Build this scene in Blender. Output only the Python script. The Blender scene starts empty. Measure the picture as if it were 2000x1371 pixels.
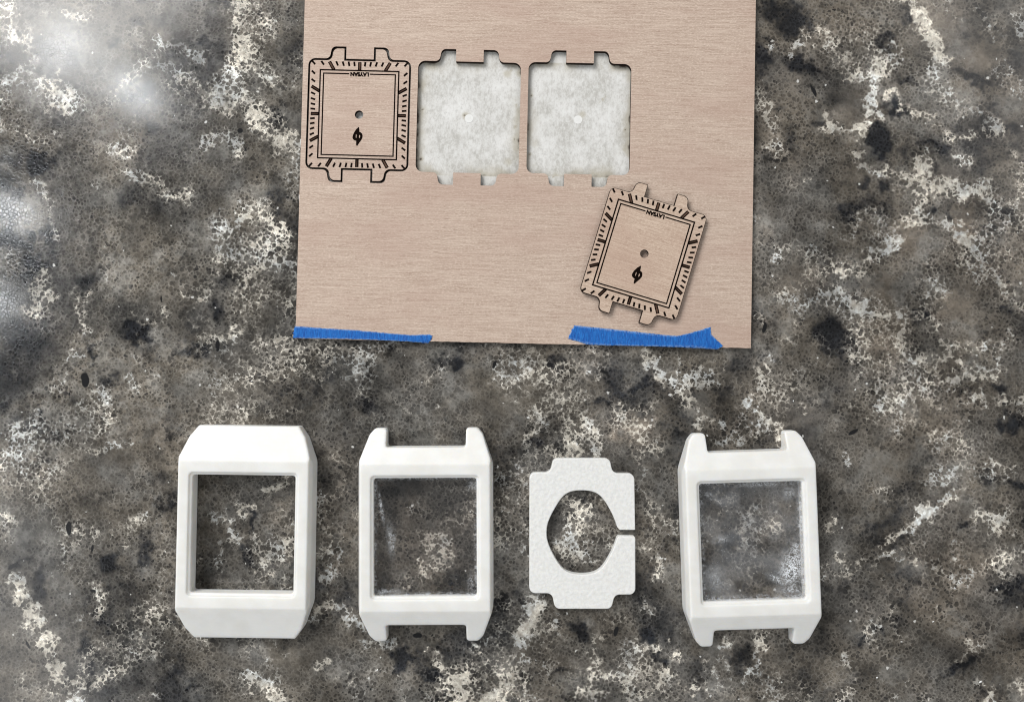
import bpy, bmesh, math, random
import numpy as np
from mathutils import Vector, Matrix

# ------------------------------------------------------------------ camera, world, lights, exposure
MM = 0.001
H_CAM, TILT, F_PX = 258.0, math.radians(1.3), 1496.0      # mm, rad, focal length in photo pixels
scene = bpy.context.scene
COL = scene.collection
cam = bpy.data.cameras.new('camera')
cam.sensor_width = 36.0
cam.lens = F_PX / 2000.0 * 36.0
cam.clip_start, cam.clip_end = 0.01, 50.0
cam_ob = bpy.data.objects.new('camera', cam)
cam_ob.location = (0, 0, H_CAM * MM)
cam_ob.rotation_euler = (TILT, 0, 0)
COL.objects.link(cam_ob)
scene.camera = cam_ob

world = bpy.data.worlds.new('World')
scene.world = world
world.use_nodes = True
bg = world.node_tree.nodes['Background']
bg.inputs['Color'].default_value = (0.94, 0.98, 1.0, 1)
bg.inputs['Strength'].default_value = 0.20


def area(name, direction, dist, size, size_y, power, color, target=(0, 0, 0), shape='RECTANGLE'):
    L = bpy.data.lights.new(name, 'AREA')
    L.shape = shape
    L.size, L.size_y = size, size_y
    L.energy = power
    L.color = color
    o = bpy.data.objects.new(name, L)
    d = Vector(direction).normalized()
    o.location = Vector(target) + d * dist
    o.rotation_euler = d.to_track_quat('Z', 'Y').to_euler()
    COL.objects.link(o)
    return o


# broad window light from the upper left, and the small bright lamps mirrored in the polished stone
area('window_light', (-0.76, 1.00, 1.0), 1.45, 0.8, 0.7, 19.6, (1.0, 0.985, 0.96))
# added fill lights on the other sides, weaker, standing in for ambient light
area('side_fill_light', (-1.10, -0.45, 1.0), 1.60, 1.0, 0.7, 4.6, (0.97, 0.985, 1.0))
area('far_fill_light', (1.10, 0.60, 1.0), 1.60, 1.0, 0.7, 3.2, (1.0, 0.98, 0.95))
area('room_fill_light', (0.30, -1.00, 1.0), 1.60, 1.1, 0.7, 4.2, (1.0, 0.985, 0.965))
for nm, px, py, sx, sy, pw in (('ceiling_lamp_a', 112, 92, 0.085, 0.05, 0.26), ('ceiling_lamp_b', 258, 182, 0.05, 0.08, 0.40),
                               ('ceiling_lamp_c', 14, 415, 0.05, 0.08, 0.36), ('ceiling_lamp_d', -12, 590, 0.05, 0.06, 0.24)):
    dx, dy = (px - 1000) / F_PX, (685.5 - py) / F_PX
    dy_w = math.tan(math.atan(dy) + TILT)
    hit = Vector((dx * H_CAM, dy_w * H_CAM, 0)) * MM
    area(nm, (dx, dy_w, 1.0), 1.1, sx, sy, pw, (0.93, 0.97, 1.0), hit, 'ELLIPSE')

scene.view_settings.view_transform = 'Standard'
scene.view_settings.look = 'None'
scene.view_settings.exposure = 0.0
scene.view_settings.gamma = 1.0
scene.view_settings.use_curve_mapping = False
scene.render.engine = 'CYCLES'
scene.cycles.use_denoising = True
scene.cycles.denoising_prefilter = 'ACCURATE'
scene.cycles.filter_width = 1.1
scene.cycles.max_bounces = 10
scene.cycles.transparent_max_bounces = 12


# ------------------------------------------------------------------ helpers
def P(px, py, z=0.0):
    """photo pixel -> point (mm) on the level plane z"""
    fwd = Vector((0, math.sin(TILT), -math.cos(TILT)))
    up = Vector((0, math.cos(TILT), math.sin(TILT)))
    r = fwd * F_PX + Vector((1, 0, 0)) * (px - 1000.0) + up * (685.5 - py)
    t = (z - H_CAM) / r.z
    return Vector((r.x * t, r.y * t, z))


def tag(o, label=None, cat=None, group=None, kind=None):
    if label: o['label'] = label
    if cat: o['category'] = cat
    if group: o['group'] = group
    if kind: o['kind'] = kind
    return o


def empty(name, loc_mm, rz=0.0):
    o = bpy.data.objects.new(name, None)
    o.empty_display_size = 0.01
    o.location = Vector(loc_mm) * MM
    o.rotation_euler = (0, 0, rz)
    COL.objects.link(o)
    return o


def link(name, me, mat=None, parent=None, loc=(0, 0, 0), rz=0.0):
    o = bpy.data.objects.new(name, me)
    o.location = Vector(loc) * MM
    o.rotation_euler = (0, 0, rz)
    if mat:
        for m in (mat if isinstance(mat, (list, tuple)) else [mat]):
            if m.name not in [x.name for x in me.materials if x]:
                me.materials.append(m)
    COL.objects.link(o)
    if parent: o.parent = parent
    return o


def to_m(me):
    me.transform(Matrix.Scale(MM, 4))
    return me


def poly_mesh(name, loops, z0, z1, bevel=0.0, bevel_res=2):
    """filled 2D loops (outer + holes, mm) extruded from z0 to z1 -> mesh in mm"""
    cu = bpy.data.curves.new(name, 'CURVE')
    cu.dimensions = '2D'
    cu.fill_mode = 'BOTH'
    cu.extrude = (z1 - z0) / 2 - bevel
    if bevel:
        cu.bevel_depth = bevel
        cu.bevel_resolution = bevel_res
        cu.offset = -bevel
    for lp in loops:
        s = cu.splines.new('POLY')
        s.points.add(len(lp) - 1)
        for p, q in zip(s.points, lp):
            p.co = (q[0], q[1], 0, 1)
        s.use_cyclic_u = True
    o = bpy.data.objects.new(name, cu)
    COL.objects.link(o)
    bpy.context.view_layer.update()
    me = bpy.data.meshes.new_from_object(o.evaluated_get(bpy.context.evaluated_depsgraph_get()))
    bpy.data.objects.remove(o)
    bpy.data.curves.remove(cu)
    me.transform(Matrix.Translation((0, 0, (z0 + z1) / 2)))
    me.name = name
    return me


def prism(name, pts, z0, z1):
    """simple closed prism in mm (any polygon), as a bmesh mesh"""
    bm = bmesh.new()
    b = [bm.verts.new((x, y, z0)) for x, y in pts]
    t = [bm.verts.new((x, y, z1)) for x, y in pts]
    n = len(pts)
    bm.faces.new(b[::-1]); bm.faces.new(t)
    for i in range(n):
        bm.faces.new((b[i], b[(i + 1) % n], t[(i + 1) % n], t[i]))
    bmesh.ops.recalc_face_normals(bm, faces=bm.faces)
    me = bpy.data.meshes.new(name)
    bm.to_mesh(me); bm.free()
    return me


def round_poly(pts, radii, seg=6):
    """round the corners of a polygon with per-corner radii"""
    out = []
    n = len(pts)
    for i in range(n):
        p = Vector(pts[i]); a = Vector(pts[i - 1]) - p; b = Vector(pts[(i + 1) % n]) - p
        r = radii[i] if isinstance(radii, (list, tuple)) else radii
        if r <= 0:
            out.append(tuple(p)); continue
        la, lb = a.length, b.length
        a.normalize(); b.normalize()
        ang = a.angle(b)
        d = min(r / math.tan(ang / 2), la * 0.49, lb * 0.49)
        rr = d * math.tan(ang / 2)
        c = p + (a + b).normalized() * (rr / math.sin(ang / 2))
        s = p + a * d; e = p + b * d
        a0 = math.atan2(s.y - c.y, s.x - c.x); a1 = math.atan2(e.y - c.y, e.x - c.x)
        da = (a1 - a0 + math.pi) % (2 * math.pi) - math.pi
        for k in range(seg + 1):
            t = a0 + da * k / seg
            out.append((c.x + rr * math.cos(t), c.y + rr * math.sin(t)))
    return out


def circle(r, n=32, c=(0, 0)):
    return [(c[0] + r * math.cos(2 * math.pi * k / n), c[1] + r * math.sin(2 * math.pi * k / n)) for k in range(n)]


def smooth(me, angle=None):
    me.polygons.foreach_set('use_smooth', [True] * len(me.polygons))
    if angle is not None:
        try:
            me.set_sharp_from_angle(angle=math.radians(angle))
        except Exception:
            pass
    return me


# numpy value noise ------------------------------------------------
def vnoise(x, y, seed):
    rng = np.random.RandomState(seed)
    N = 256
    lat = rng.rand(N, N).astype(np.float32)
    xi = np.floor(x).astype(int); yi = np.floor(y).astype(int)
    fx = (x - xi).astype(np.float32); fy = (y - yi).astype(np.float32)
    fx = fx * fx * fx * (fx * (fx * 6 - 15) + 10); fy = fy * fy * fy * (fy * (fy * 6 - 15) + 10)
    x0, x1, y0, y1 = xi % N, (xi + 1) % N, yi % N, (yi + 1) % N
    a = lat[y0, x0] * (1 - fx) + lat[y0, x1] * fx
    b = lat[y1, x0] * (1 - fx) + lat[y1, x1] * fx
    return a * (1 - fy) + b * fy


def fbm(x, y, scale, seed, octs=4, gain=0.55):
    out = 0; amp = 1; tot = 0; f = 1.0 / scale
    for k in range(octs):
        ca, sa = math.cos(0.6 + 1.3 * k), math.sin(0.6 + 1.3 * k)
        out = out + amp * vnoise((x * ca - y * sa) * f + 17.3 * k, (x * sa + y * ca) * f + 5.1 * k, seed + k)
        tot += amp; amp *= gain; f *= 2.03
    return out / tot


# shader helper ----------------------------------------------------
class NT:
    def __init__(self, name):
        self.m = bpy.data.materials.new(name)
        self.m.use_nodes = True
        self.t = self.m.node_tree
        self.t.nodes.clear()
        self.out = self.t.nodes.new('ShaderNodeOutputMaterial')

    def n(self, typ, ins=None, **kw):
        nd = self.t.nodes.new(typ)
        for k, v in kw.items():
            setattr(nd, k, v)
        for k, v in (ins or {}).items():
            self.put(nd.inputs[k], v)
        return nd

    def put(self, sock, v):
        if isinstance(v, bpy.types.NodeSocket):
            self.t.links.new(v, sock)
        elif isinstance(v, bpy.types.Node):
            self.t.links.new(v.outputs[0], sock)
        else:
            if sock.type == 'RGBA' and len(v) == 3: v = (*v, 1)
            sock.default_value = v

    def math(self, op, a, b=0.0, c=0.0, clamp=False):
        return self.n('ShaderNodeMath', {0: a, 1: b, 2: c}, operation=op, use_clamp=clamp).outputs[0]

    def step(self, v, lo, hi, a=0.0, b=1.0):
        return self.n('ShaderNodeMapRange', {0: v, 1: lo, 2: hi, 3: a, 4: b}, interpolation_type='SMOOTHSTEP', clamp=True).outputs[0]

    def lin(self, v, lo, hi, a=0.0, b=1.0):
        return self.n('ShaderNodeMapRange', {0: v, 1: lo, 2: hi, 3: a, 4: b}, clamp=True).outputs[0]

    def mix(self, f, a, b, mode='MIX'):
        nd = self.n('ShaderNodeMix', data_type='RGBA', blend_type=mode)
        self.put(nd.inputs[0], f); self.put(nd.inputs[6], a); self.put(nd.inputs[7], b)
        return nd.outputs[2]

    def coords(self, scale=(1, 1, 1), off=(0, 0, 0), rot=0.0):
        """object coordinates in mm times scale"""
        tc = self.n('ShaderNodeTexCoord').outputs['Object']
        return self.n('ShaderNodeMapping', {'Vector': tc, 'Scale': tuple(1000 * s for s in scale), 'Location': (off[0] + 131.7, off[1] + 57.3, off[2] + 7.37), 'Rotation': (0, 0, rot)}).outputs[0]

    def noise(self, vec, scale=1.0, detail=3.0, rough=0.55, dist=0.0, color=False):
        nd = self.n('ShaderNodeTexNoise', {'Vector': vec, 'Scale': scale, 'Detail': detail, 'Roughness': rough, 'Distortion': dist})
        return nd.outputs[1 if color else 0]

    def voro(self, vec, scale, feature='F1', rand=1.0, out='Distance', dim='2D'):
        nd = self.n('ShaderNodeTexVoronoi', voronoi_dimensions=dim, feature=feature)
        self.put(nd.inputs['Vector'], vec); self.put(nd.inputs['Scale'], scale); self.put(nd.inputs['Randomness'], rand)
        return nd.outputs[out]

    def attr(self, name):
        return self.n('ShaderNodeAttribute', attribute_name=name).outputs['Fac']

    def bump(self, h, strength, dist_mm, normal=None):
        ins = {'Height': h, 'Strength': strength, 'Distance': dist_mm * MM}
        if normal is not None: ins['Normal'] = normal
        return self.n('ShaderNodeBump', ins).outputs[0]

    def bsdf(self, color, rough=0.5, spec=0.5, normal=None, **more):
        ins = {'Base Color': color, 'Roughness': rough, 'Specular IOR Level': spec}
        if normal is not None: ins['Normal'] = normal
        ins.update(more)
        b = self.n('ShaderNodeBsdfPrincipled', ins)
        return b.outputs[0]

    def done(self, shader):
        self.t.links.new(shader, self.out.inputs[0])
        return self.m


# ------------------------------------------------------------------ materials
def mat_stone():
    t = NT('engineered_stone')
    p = t.coords(rot=0.55)
    wob = t.noise(p, 0.7, 3, 0.6, color=True)
    pw = t.n('ShaderNodeVectorMath', {0: wob, 1: (0.5, 0.5, 0.5)}, operation='SUBTRACT').outputs[0]
    pw = t.n('ShaderNodeVectorMath', {0: pw, 'Scale': 1.35}, operation='SCALE').outputs[0]
    q = t.n('ShaderNodeVectorMath', {0: p, 1: pw}, operation='ADD').outputs[0]
    cream, dark, flat, warm, chip = (t.attr(a) for a in ('cream', 'dark', 'flat', 'warm', 'chip'))
    n_fine = t.noise(p, 0.8, 4, 0.65)
    n_mid = t.noise(p, 0.13, 5, 0.62)
    n_big = t.noise(p, 0.045, 3, 0.55)
    # two sizes of round pores in a paler web
    K1, K2 = 0.50, 0.86
    f1 = t.voro(q, K1); c1 = t.n('ShaderNodeSeparateColor', {0: t.voro(q, K1, out='Color')})
    e1 = t.voro(q, K1, 'DISTANCE_TO_EDGE')
    f2 = t.voro(q, K2); c2 = t.n('ShaderNodeSeparateColor', {0: t.voro(q, K2, out='Color')})
    e2 = t.voro(q, K2, 'DISTANCE_TO_EDGE')
    pore1 = t.step(t.math('SUBTRACT', t.lin(c1.outputs[0], 0, 1, 0.05, 0.52), f1), -0.04, 0.05)
    pore2 = t.step(t.math('SUBTRACT', t.lin(c2.outputs[0], 0, 1, 0.06, 0.54), f2), -0.05, 0.07)
    pore2 = t.math('MULTIPLY', pore2, t.lin(c2.outputs[1], 0, 1, 0.45, 1.0))
    big = t.step(n_mid, 0.44, 0.54)
    pore = t.math('MAXIMUM', t.math('MULTIPLY', pore1, t.math('MULTIPLY', big, t.lin(c1.outputs[1], 0, 1, 0.3, 1.0))), pore2)
    pore = t.math('MULTIPLY', pore, t.math('MULTIPLY_ADD', flat, -0.70, 1.0))
    pore = t.math('MULTIPLY', pore, t.lin(t.noise(p, 0.10, 4, 0.65), 0.36, 0.62, 0.45, 1.1))
    web = t.math('MAXIMUM', t.math('MULTIPLY', t.step(e2, 0.20, 0.03), 1.0), t.math('MULTIPLY', t.step(e1, 0.10, 0.02), 0.7))
    web = t.math('MULTIPLY', web, t.step(n_fine, 0.36, 0.60))
    web = t.math('MULTIPLY', web, t.lin(t.noise(p, 0.085, 3), 0.35, 0.65, 0.35, 1.1))
    web = t.math('MULTIPLY', web, t.math('MULTIPLY_ADD', flat, -0.65, 1.0))
    # matrix colour
    base = t.mix(t.step(n_mid, 0.3, 0.7), (0.076, 0.070, 0.061), (0.128, 0.118, 0.103))
    base = t.mix(t.step(n_big, 0.35, 0.65), t.mix(0.35, base, (0.075, 0.081, 0.092)), t.mix(0.30, base, (0.130, 0.110, 0.088)))
    base = t.mix(t.math('MULTIPLY', warm, 0.55), base, (0.185, 0.152, 0.120))
    base = t.mix(t.math('MULTIPLY', t.step(t.noise(p, 0.06, 4, 0.6), 0.48, 0.66), t.math('MULTIPLY_ADD', warm, 0.45, 0.16)), base, (0.215, 0.188, 0.156))
    base = t.mix(t.math('MULTIPLY', web, 0.46), base, (0.270, 0.258, 0.236))
    porec = t.mix(c2.outputs[2], (0.012, 0.012, 0.014), (0.052, 0.046, 0.039))
    col = t.mix(t.math('MULTIPLY', pore, 0.88), base, porec)
    # pale grey clouds where the resin thickens
    pale = t.step(t.noise(p, 0.075, 5, 0.65), 0.50, 0.68)
    col = t.mix(t.math('MULTIPLY', pale, t.math('MULTIPLY_ADD', pore, -0.22, 0.46)), col, (0.235, 0.232, 0.222))
    # dark navy clouds
    dm = t.math('ADD', dark, t.math('MULTIPLY', t.math('SUBTRACT', n_mid, 0.5), 0.9))
    dm = t.math('ADD', dm, t.math('MULTIPLY', t.math('SUBTRACT', n_fine, 0.5), 0.55))
    dmask = t.step(dm, 0.06, 0.84)
    dcol = t.mix(1.0, col, (0.13, 0.15, 0.20), 'MULTIPLY')
    col = t.mix(t.math('MULTIPLY', dmask, 0.96), col, dcol)
    # cream crystals growing along the web
    fr = t.noise(p, 0.95, 5, 0.75, 0.6)
    cr = t.math('ADD', cream, t.math('MULTIPLY', t.math('SUBTRACT', fr, 0.5), 1.9))
    cr = t.math('ADD', cr, t.math('MULTIPLY', t.math('SUBTRACT', n_mid, 0.5), 0.9))
    cr = t.math('SUBTRACT', cr, t.math('MULTIPLY', t.math('MAXIMUM', pore2, pore1), 0.62))
    cr = t.math('ADD', cr, t.math('MULTIPLY', web, 0.12))
    gate = t.step(cream, 0.04, 0.42)
    cmask = t.math('MULTIPLY', t.step(cr, 0.34, 0.70), gate)
    soft = t.math('MULTIPLY', t.step(cr, -0.35, 0.55), t.step(cream, 0.02, 0.55))
    ccol = t.mix(t.step(n_fine, 0.33, 0.67), (0.38, 0.350, 0.305), (0.70, 0.675, 0.615))
    cool = t.step(t.noise(p, 0.07, 3), 0.46, 0.62)
    ccol = t.mix(1.0, ccol, t.mix(cool, (1, 1, 1), (0.86, 0.94, 1.06)), 'MULTIPLY')
    ccol = t.mix(t.step(t.noise(p, 1.6, 3, 0.7), 0.50, 0.66), ccol, (0.30, 0.28, 0.25))
    softc = t.mix(warm, (0.24, 0.226, 0.205), (0.33, 0.275, 0.225))
    col = t.mix(t.math('MULTIPLY', soft, t.math('MULTIPLY_ADD', pore, -0.45, 0.60)), col, softc)
    col = t.mix(t.math('MULTIPLY', cmask, 0.90), col, ccol)
    cloud = t.math('MULTIPLY', t.lin(t.noise(p, 0.052, 4, 0.6), 0.32, 0.68, 0.50, 1.45), t.lin(t.noise(p, 0.21, 3, 0.6), 0.3, 0.7, 0.74, 1.26))
    col = t.mix(1.0, col, t.n('ShaderNodeCombineXYZ', {0: cloud, 1: cloud, 2: cloud}).outputs[0], 'MULTIPLY')
    # dark slivers of quartz
    col = t.mix(t.step(chip, 0.35, 0.6), col, (0.016, 0.016, 0.017))
    # rare white flecks
    FK = 0.11
    fv = t.voro(q, FK); fc = t.n('ShaderNodeSeparateColor', {0: t.voro(q, FK, out='Color')})
    fleck = t.math('MULTIPLY', t.step(t.math('SUBTRACT', t.lin(fc.outputs[0], 0.75, 1, 0.0, 0.05), fv), -0.01, 0.01), t.step(fc.outputs[0], 0.75, 0.76))
    col = t.mix(t.math('MULTIPLY', fleck, 0.75), col, (0.62, 0.62, 0.61))
    col = t.n('ShaderNodeGamma', {'Color': col, 'Gamma': 1.09}).outputs[0]
    col = t.mix(1.0, col, (1.22, 1.21, 1.19), 'MULTIPLY')
    hgt = t.math('ADD', t.math('MULTIPLY', t.step(e2, 0.0, 0.20), 0.8), t.math('MULTIPLY', n_fine, 0.5))
    nrm = t.bump(hgt, 0.14, 0.06)
    rough = t.lin(n_fine, 0.3, 0.7, 0.07, 0.14)
    return t.done(t.bsdf(col, rough, 0.42, nrm))


def mat_wood(name, shift=(0, 0, 0), tint=(1, 1, 1)):
    t = NT(name)
    a = t.noise(t.coords((0.07, 1.9, 1), shift), 1.0, 5, 0.72, 0.3)
    b = t.noise(t.coords((0.16, 4.2, 1), shift), 1.0, 3, 0.6)
    c = t.noise(t.coords((0.34, 6.0, 1), shift), 1.0, 2, 0.6)
    d = t.noise(t.coords((0.022, 0.06, 1), shift), 1.0, 4, 0.6)
    fl = t.noise(t.coords((1.2, 3.0, 1), shift), 1.0, 4, 0.75)
    col = t.mix(t.step(a, 0.28, 0.72), (0.415, 0.308, 0.245), (0.615, 0.495, 0.412))
    col = t.mix(t.math('MULTIPLY', t.step(b, 0.45, 0.72), 0.55), col, (0.360, 0.250, 0.192))
    col = t.mix(t.math('MULTIPLY', t.step(c, 0.57, 0.70), 0.75), col, (0.255, 0.165, 0.122))
    col = t.mix(t.math('MULTIPLY', t.step(fl, 0.49, 0.64), 0.62), col, (0.72, 0.60, 0.505))
    col = t.mix(t.math('MULTIPLY', t.step(d, 0.42, 0.66), 0.42), col, (0.440, 0.305, 0.250))
    if tint != (1, 1, 1): col = t.mix(1.0, col, tint, 'MULTIPLY')
    h = t.math('ADD', b, t.math('MULTIPLY', c, -0.8))
    return t.done(t.bsdf(col, 0.62, 0.3, t.bump(h, 0.35, 0.08)))


def mat_plain(name, color, rough=0.6, spec=0.3, bump_scale=None, bump_mm=0.05, strength=0.4, var=0.0, **more):
    t = NT(name)
    p = t.coords()
    col = color
    if var:
        col = t.mix(t.step(t.noise(p, 0.5, 4, 0.6), 0.35, 0.65), tuple(c * (1 - var) for c in color), color)
    nrm = t.bump(t.noise(p, bump_scale, 3, 0.6), strength, bump_mm) if bump_scale else None
    return t.done(t.bsdf(col, rough, spec, nrm, **more))


def mat_print():
    """white printed plastic: fine layer lines, slightly translucent"""
    t = NT('white_printed_plastic')
    p = t.coords()
    pos = t.n('ShaderNodeVectorMath', {0: t.n('ShaderNodeTexCoord').outputs['Object'], 'Scale': 1000.0}, operation='SCALE').outputs[0]
    sep = t.n('ShaderNodeSeparateXYZ', {0: pos})
    lay = t.math('SINE', t.math('MULTIPLY', sep.outputs[2], 2 * math.pi / 0.42))
    strand = t.math('SINE', t.math('MULTIPLY', sep.outputs[0], 2 * math.pi / 0.9))
    n = t.noise(p, 0.9, 3, 0.6)
    h = t.math('ADD', t.math('MULTIPLY', lay, 0.10), t.math('ADD', t.math('MULTIPLY', n, 0.55), t.math('MULTIPLY', strand, 0.03)))
    ay = t.math('ABSOLUTE', sep.outputs[1])
    band = t.math('MULTIPLY', t.step(ay, 22.2, 22.8), t.step(ay, 25.2, 24.6))
    dots = t.math('MULTIPLY', t.math('SINE', t.math('MULTIPLY', sep.outputs[0], 2 * math.pi / 1.3)), t.math('SINE', t.math('MULTIPLY', ay, 2 * math.pi / 1.1)))
    h = t.math('ADD', h, t.math('MULTIPLY', t.math('MULTIPLY', band, dots), 0.22))
    col = t.mix(t.step(t.noise(p, 0.12, 3), 0.35, 0.65), (0.78, 0.775, 0.75), (0.825, 0.825, 0.81))
    return t.done(t.bsdf(col, 0.42, 0.4, t.bump(h, 0.35, 0.11), **{
        'Subsurface Weight': 0.7, 'Subsurface Radius': (1.0, 0.88, 0.72), 'Subsurface Scale': 0.0026}))


def mat_spacer():
    t = NT('grainy_white_plastic')
    p = t.coords()
    n = t.noise(p, 0.85, 3, 0.6)
    col = t.mix(t.step(n, 0.35, 0.65), (0.755, 0.755, 0.74), (0.825, 0.825, 0.81))
    return t.done(t.bsdf(col, 0.48, 0.45, t.bump(n, 0.7, 0.34), **{
        'Subsurface Weight': 0.2, 'Subsurface Radius': (1.0, 0.85, 0.65), 'Subsurface Scale': 0.0012}))


def mat_pane(name, haze, rough_mix, seed):
    """clear acrylic with scratches; `haze` is how milky, `rough_mix` how much of it blurs"""
    t = NT(name)
    p = t.coords(off=(seed * 13.7, seed * 7.1, 0))
    edge = t.attr('edge'); scuff_glare = t.attr('scuff_glare')
    scr = t.noise(t.coords((2.6, 0.16, 1), (seed * 3.0, seed * 5.0, 0)), 1.0, 4, 0.7, 0.6)
    crk = t.noise(p, 0.9, 4, 0.7, 1.2)
    marks = t.math('MULTIPLY', t.step(scr, 0.62, 0.74), t.step(t.noise(p, 0.10, 2), 0.46, 0.62))
    edgem = t.math('MULTIPLY', edge, t.step(crk, 0.46, 0.62))
    sc = t.math('MULTIPLY', scuff_glare, t.step(t.noise(t.coords((1.1, 1.1, 1), (seed, seed, 0)), 1.0, 4, 0.7, 1.5), 0.40, 0.62))  # pale wear plus the reflection painted into the crystal
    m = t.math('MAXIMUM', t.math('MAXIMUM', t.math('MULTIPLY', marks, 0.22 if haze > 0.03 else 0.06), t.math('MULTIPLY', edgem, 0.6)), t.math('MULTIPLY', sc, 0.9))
    nrm = t.bump(t.math('ADD', crk, t.math('MULTIPLY', scr, 0.5)), 0.30 if haze > 0.03 else 0.04, 0.08)
    clear = t.n('ShaderNodeBsdfTransparent', {'Color': (0.99, 0.985, 0.985)}).outputs[0]
    blur = t.n('ShaderNodeBsdfRefraction', {'Color': (0.97, 0.975, 0.98), 'Roughness': 0.22, 'IOR': 1.08, 'Normal': nrm}).outputs[0]
    body = t.n('ShaderNodeMixShader', {0: rough_mix, 1: clear, 2: blur}).outputs[0]
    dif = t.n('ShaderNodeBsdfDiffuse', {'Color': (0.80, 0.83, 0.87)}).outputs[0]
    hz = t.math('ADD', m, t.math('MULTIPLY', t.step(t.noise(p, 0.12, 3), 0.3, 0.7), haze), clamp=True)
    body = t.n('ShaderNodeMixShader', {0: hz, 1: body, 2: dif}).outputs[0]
    gl = t.n('ShaderNodeBsdfGlossy', {'Color': (1, 1, 1), 'Roughness': 0.14 if haze > 0.03 else 0.05, 'Normal': nrm}).outputs[0]
    fc = t.n('ShaderNodeLayerWeight', {'Blend': 0.5, 'Normal': nrm}).outputs['Facing']
    fr = t.math('MULTIPLY_ADD', t.math('POWER', fc, 5.0), 0.9, 0.03)
    return t.done(t.n('ShaderNodeMixShader', {0: fr, 1: body, 2: gl}).outputs[0])


def mat_tape():
    t = NT('blue_crepe_tape')
    p = t.coords()
    rib = t.noise(t.coords((2.6, 0.35, 1)), 1.0, 3, 0.65, 0.4)
    rib2 = t.noise(t.coords((5.0, 0.9, 1)), 1.0, 2, 0.6, 0.2)
    col = t.mix(t.step(rib, 0.32, 0.68), (0.002, 0.078, 0.36), (0.010, 0.165, 0.56))
    col = t.mix(t.math('MULTIPLY', t.step(rib2, 0.58, 0.76), 0.45), col, (0.09, 0.30, 0.70))
    e = t.math('MULTIPLY', t.attr('edge'), t.step(t.noise(p, 1.2, 3), 0.40, 0.56))
    col = t.mix(t.math('MULTIPLY', e, 0.55), col, (0.40, 0.56, 0.82))
    return t.done(t.bsdf(col, 0.55, 0.35, t.bump(t.math('ADD', rib, t.math('MULTIPLY', rib2, 0.6)), 1.0, 0.24)))


def mat_paper():
    t = NT('white_masking_paper')
    p = t.coords()
    cl = t.noise(p, 0.10, 5, 0.62); fib = t.noise(t.coords((1.1, 0.6, 1)), 1.0, 5, 0.75); st = t.attr('stain_shade')
    col = t.mix(t.step(cl, 0.30, 0.72), (0.47, 0.455, 0.425), (0.71, 0.70, 0.685))
    col = t.mix(t.math('MULTIPLY', t.step(fib, 0.40, 0.64), 0.5), col, (0.80, 0.81, 0.80))
    col = t.mix(t.math('MULTIPLY', t.step(fib, 0.48, 0.36), 0.35), col, (0.40, 0.40, 0.385))
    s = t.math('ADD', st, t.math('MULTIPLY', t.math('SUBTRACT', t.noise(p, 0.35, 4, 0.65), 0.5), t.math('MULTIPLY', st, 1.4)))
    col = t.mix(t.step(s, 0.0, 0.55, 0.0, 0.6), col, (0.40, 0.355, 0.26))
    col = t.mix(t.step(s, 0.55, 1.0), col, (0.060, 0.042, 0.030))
    return t.done(t.bsdf(col, 0.7, 0.2, t.bump(t.math('ADD', cl, t.math('MULTIPLY', fib, 0.4)), 0.3, 0.25)))


M_STONE = mat_stone()
M_WOOD = mat_wood('plywood_face')
M_WOOD2 = mat_wood('plywood_dial_face', (31, 12, 0), (1.03, 1.01, 0.97))
M_CHAR = mat_plain('laser_charred_edge', (0.020, 0.012, 0.009), 0.8, 0.15)
M_EDGE = mat_plain('sawn_plywood_edge', (0.10, 0.058, 0.040), 0.8, 0.15, var=0.4)
M_BURN = mat_plain('engraved_burn', (0.008, 0.005, 0.004), 0.9, 0.0)
M_SCORCH = mat_plain('engraved_scorch', (0.13, 0.075, 0.052), 0.8, 0.1, var=0.5)
M_PRINT = mat_print()
M_SPACER = mat_spacer()
M_CLEAR = mat_pane('clear_acrylic', 0.004, 0.0, 1)
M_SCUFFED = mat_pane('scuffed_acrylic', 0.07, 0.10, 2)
M_TAPE = mat_tape()
M_PAPER = mat_paper()
M_DISC = mat_plain('clean_white_paper', (0.80, 0.80, 0.785), 0.7, 0.2, var=0.08)
M_CRUMB = mat_plain('white_crumb_plastic', (0.84, 0.84, 0.83), 0.5, 0.3)

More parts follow.
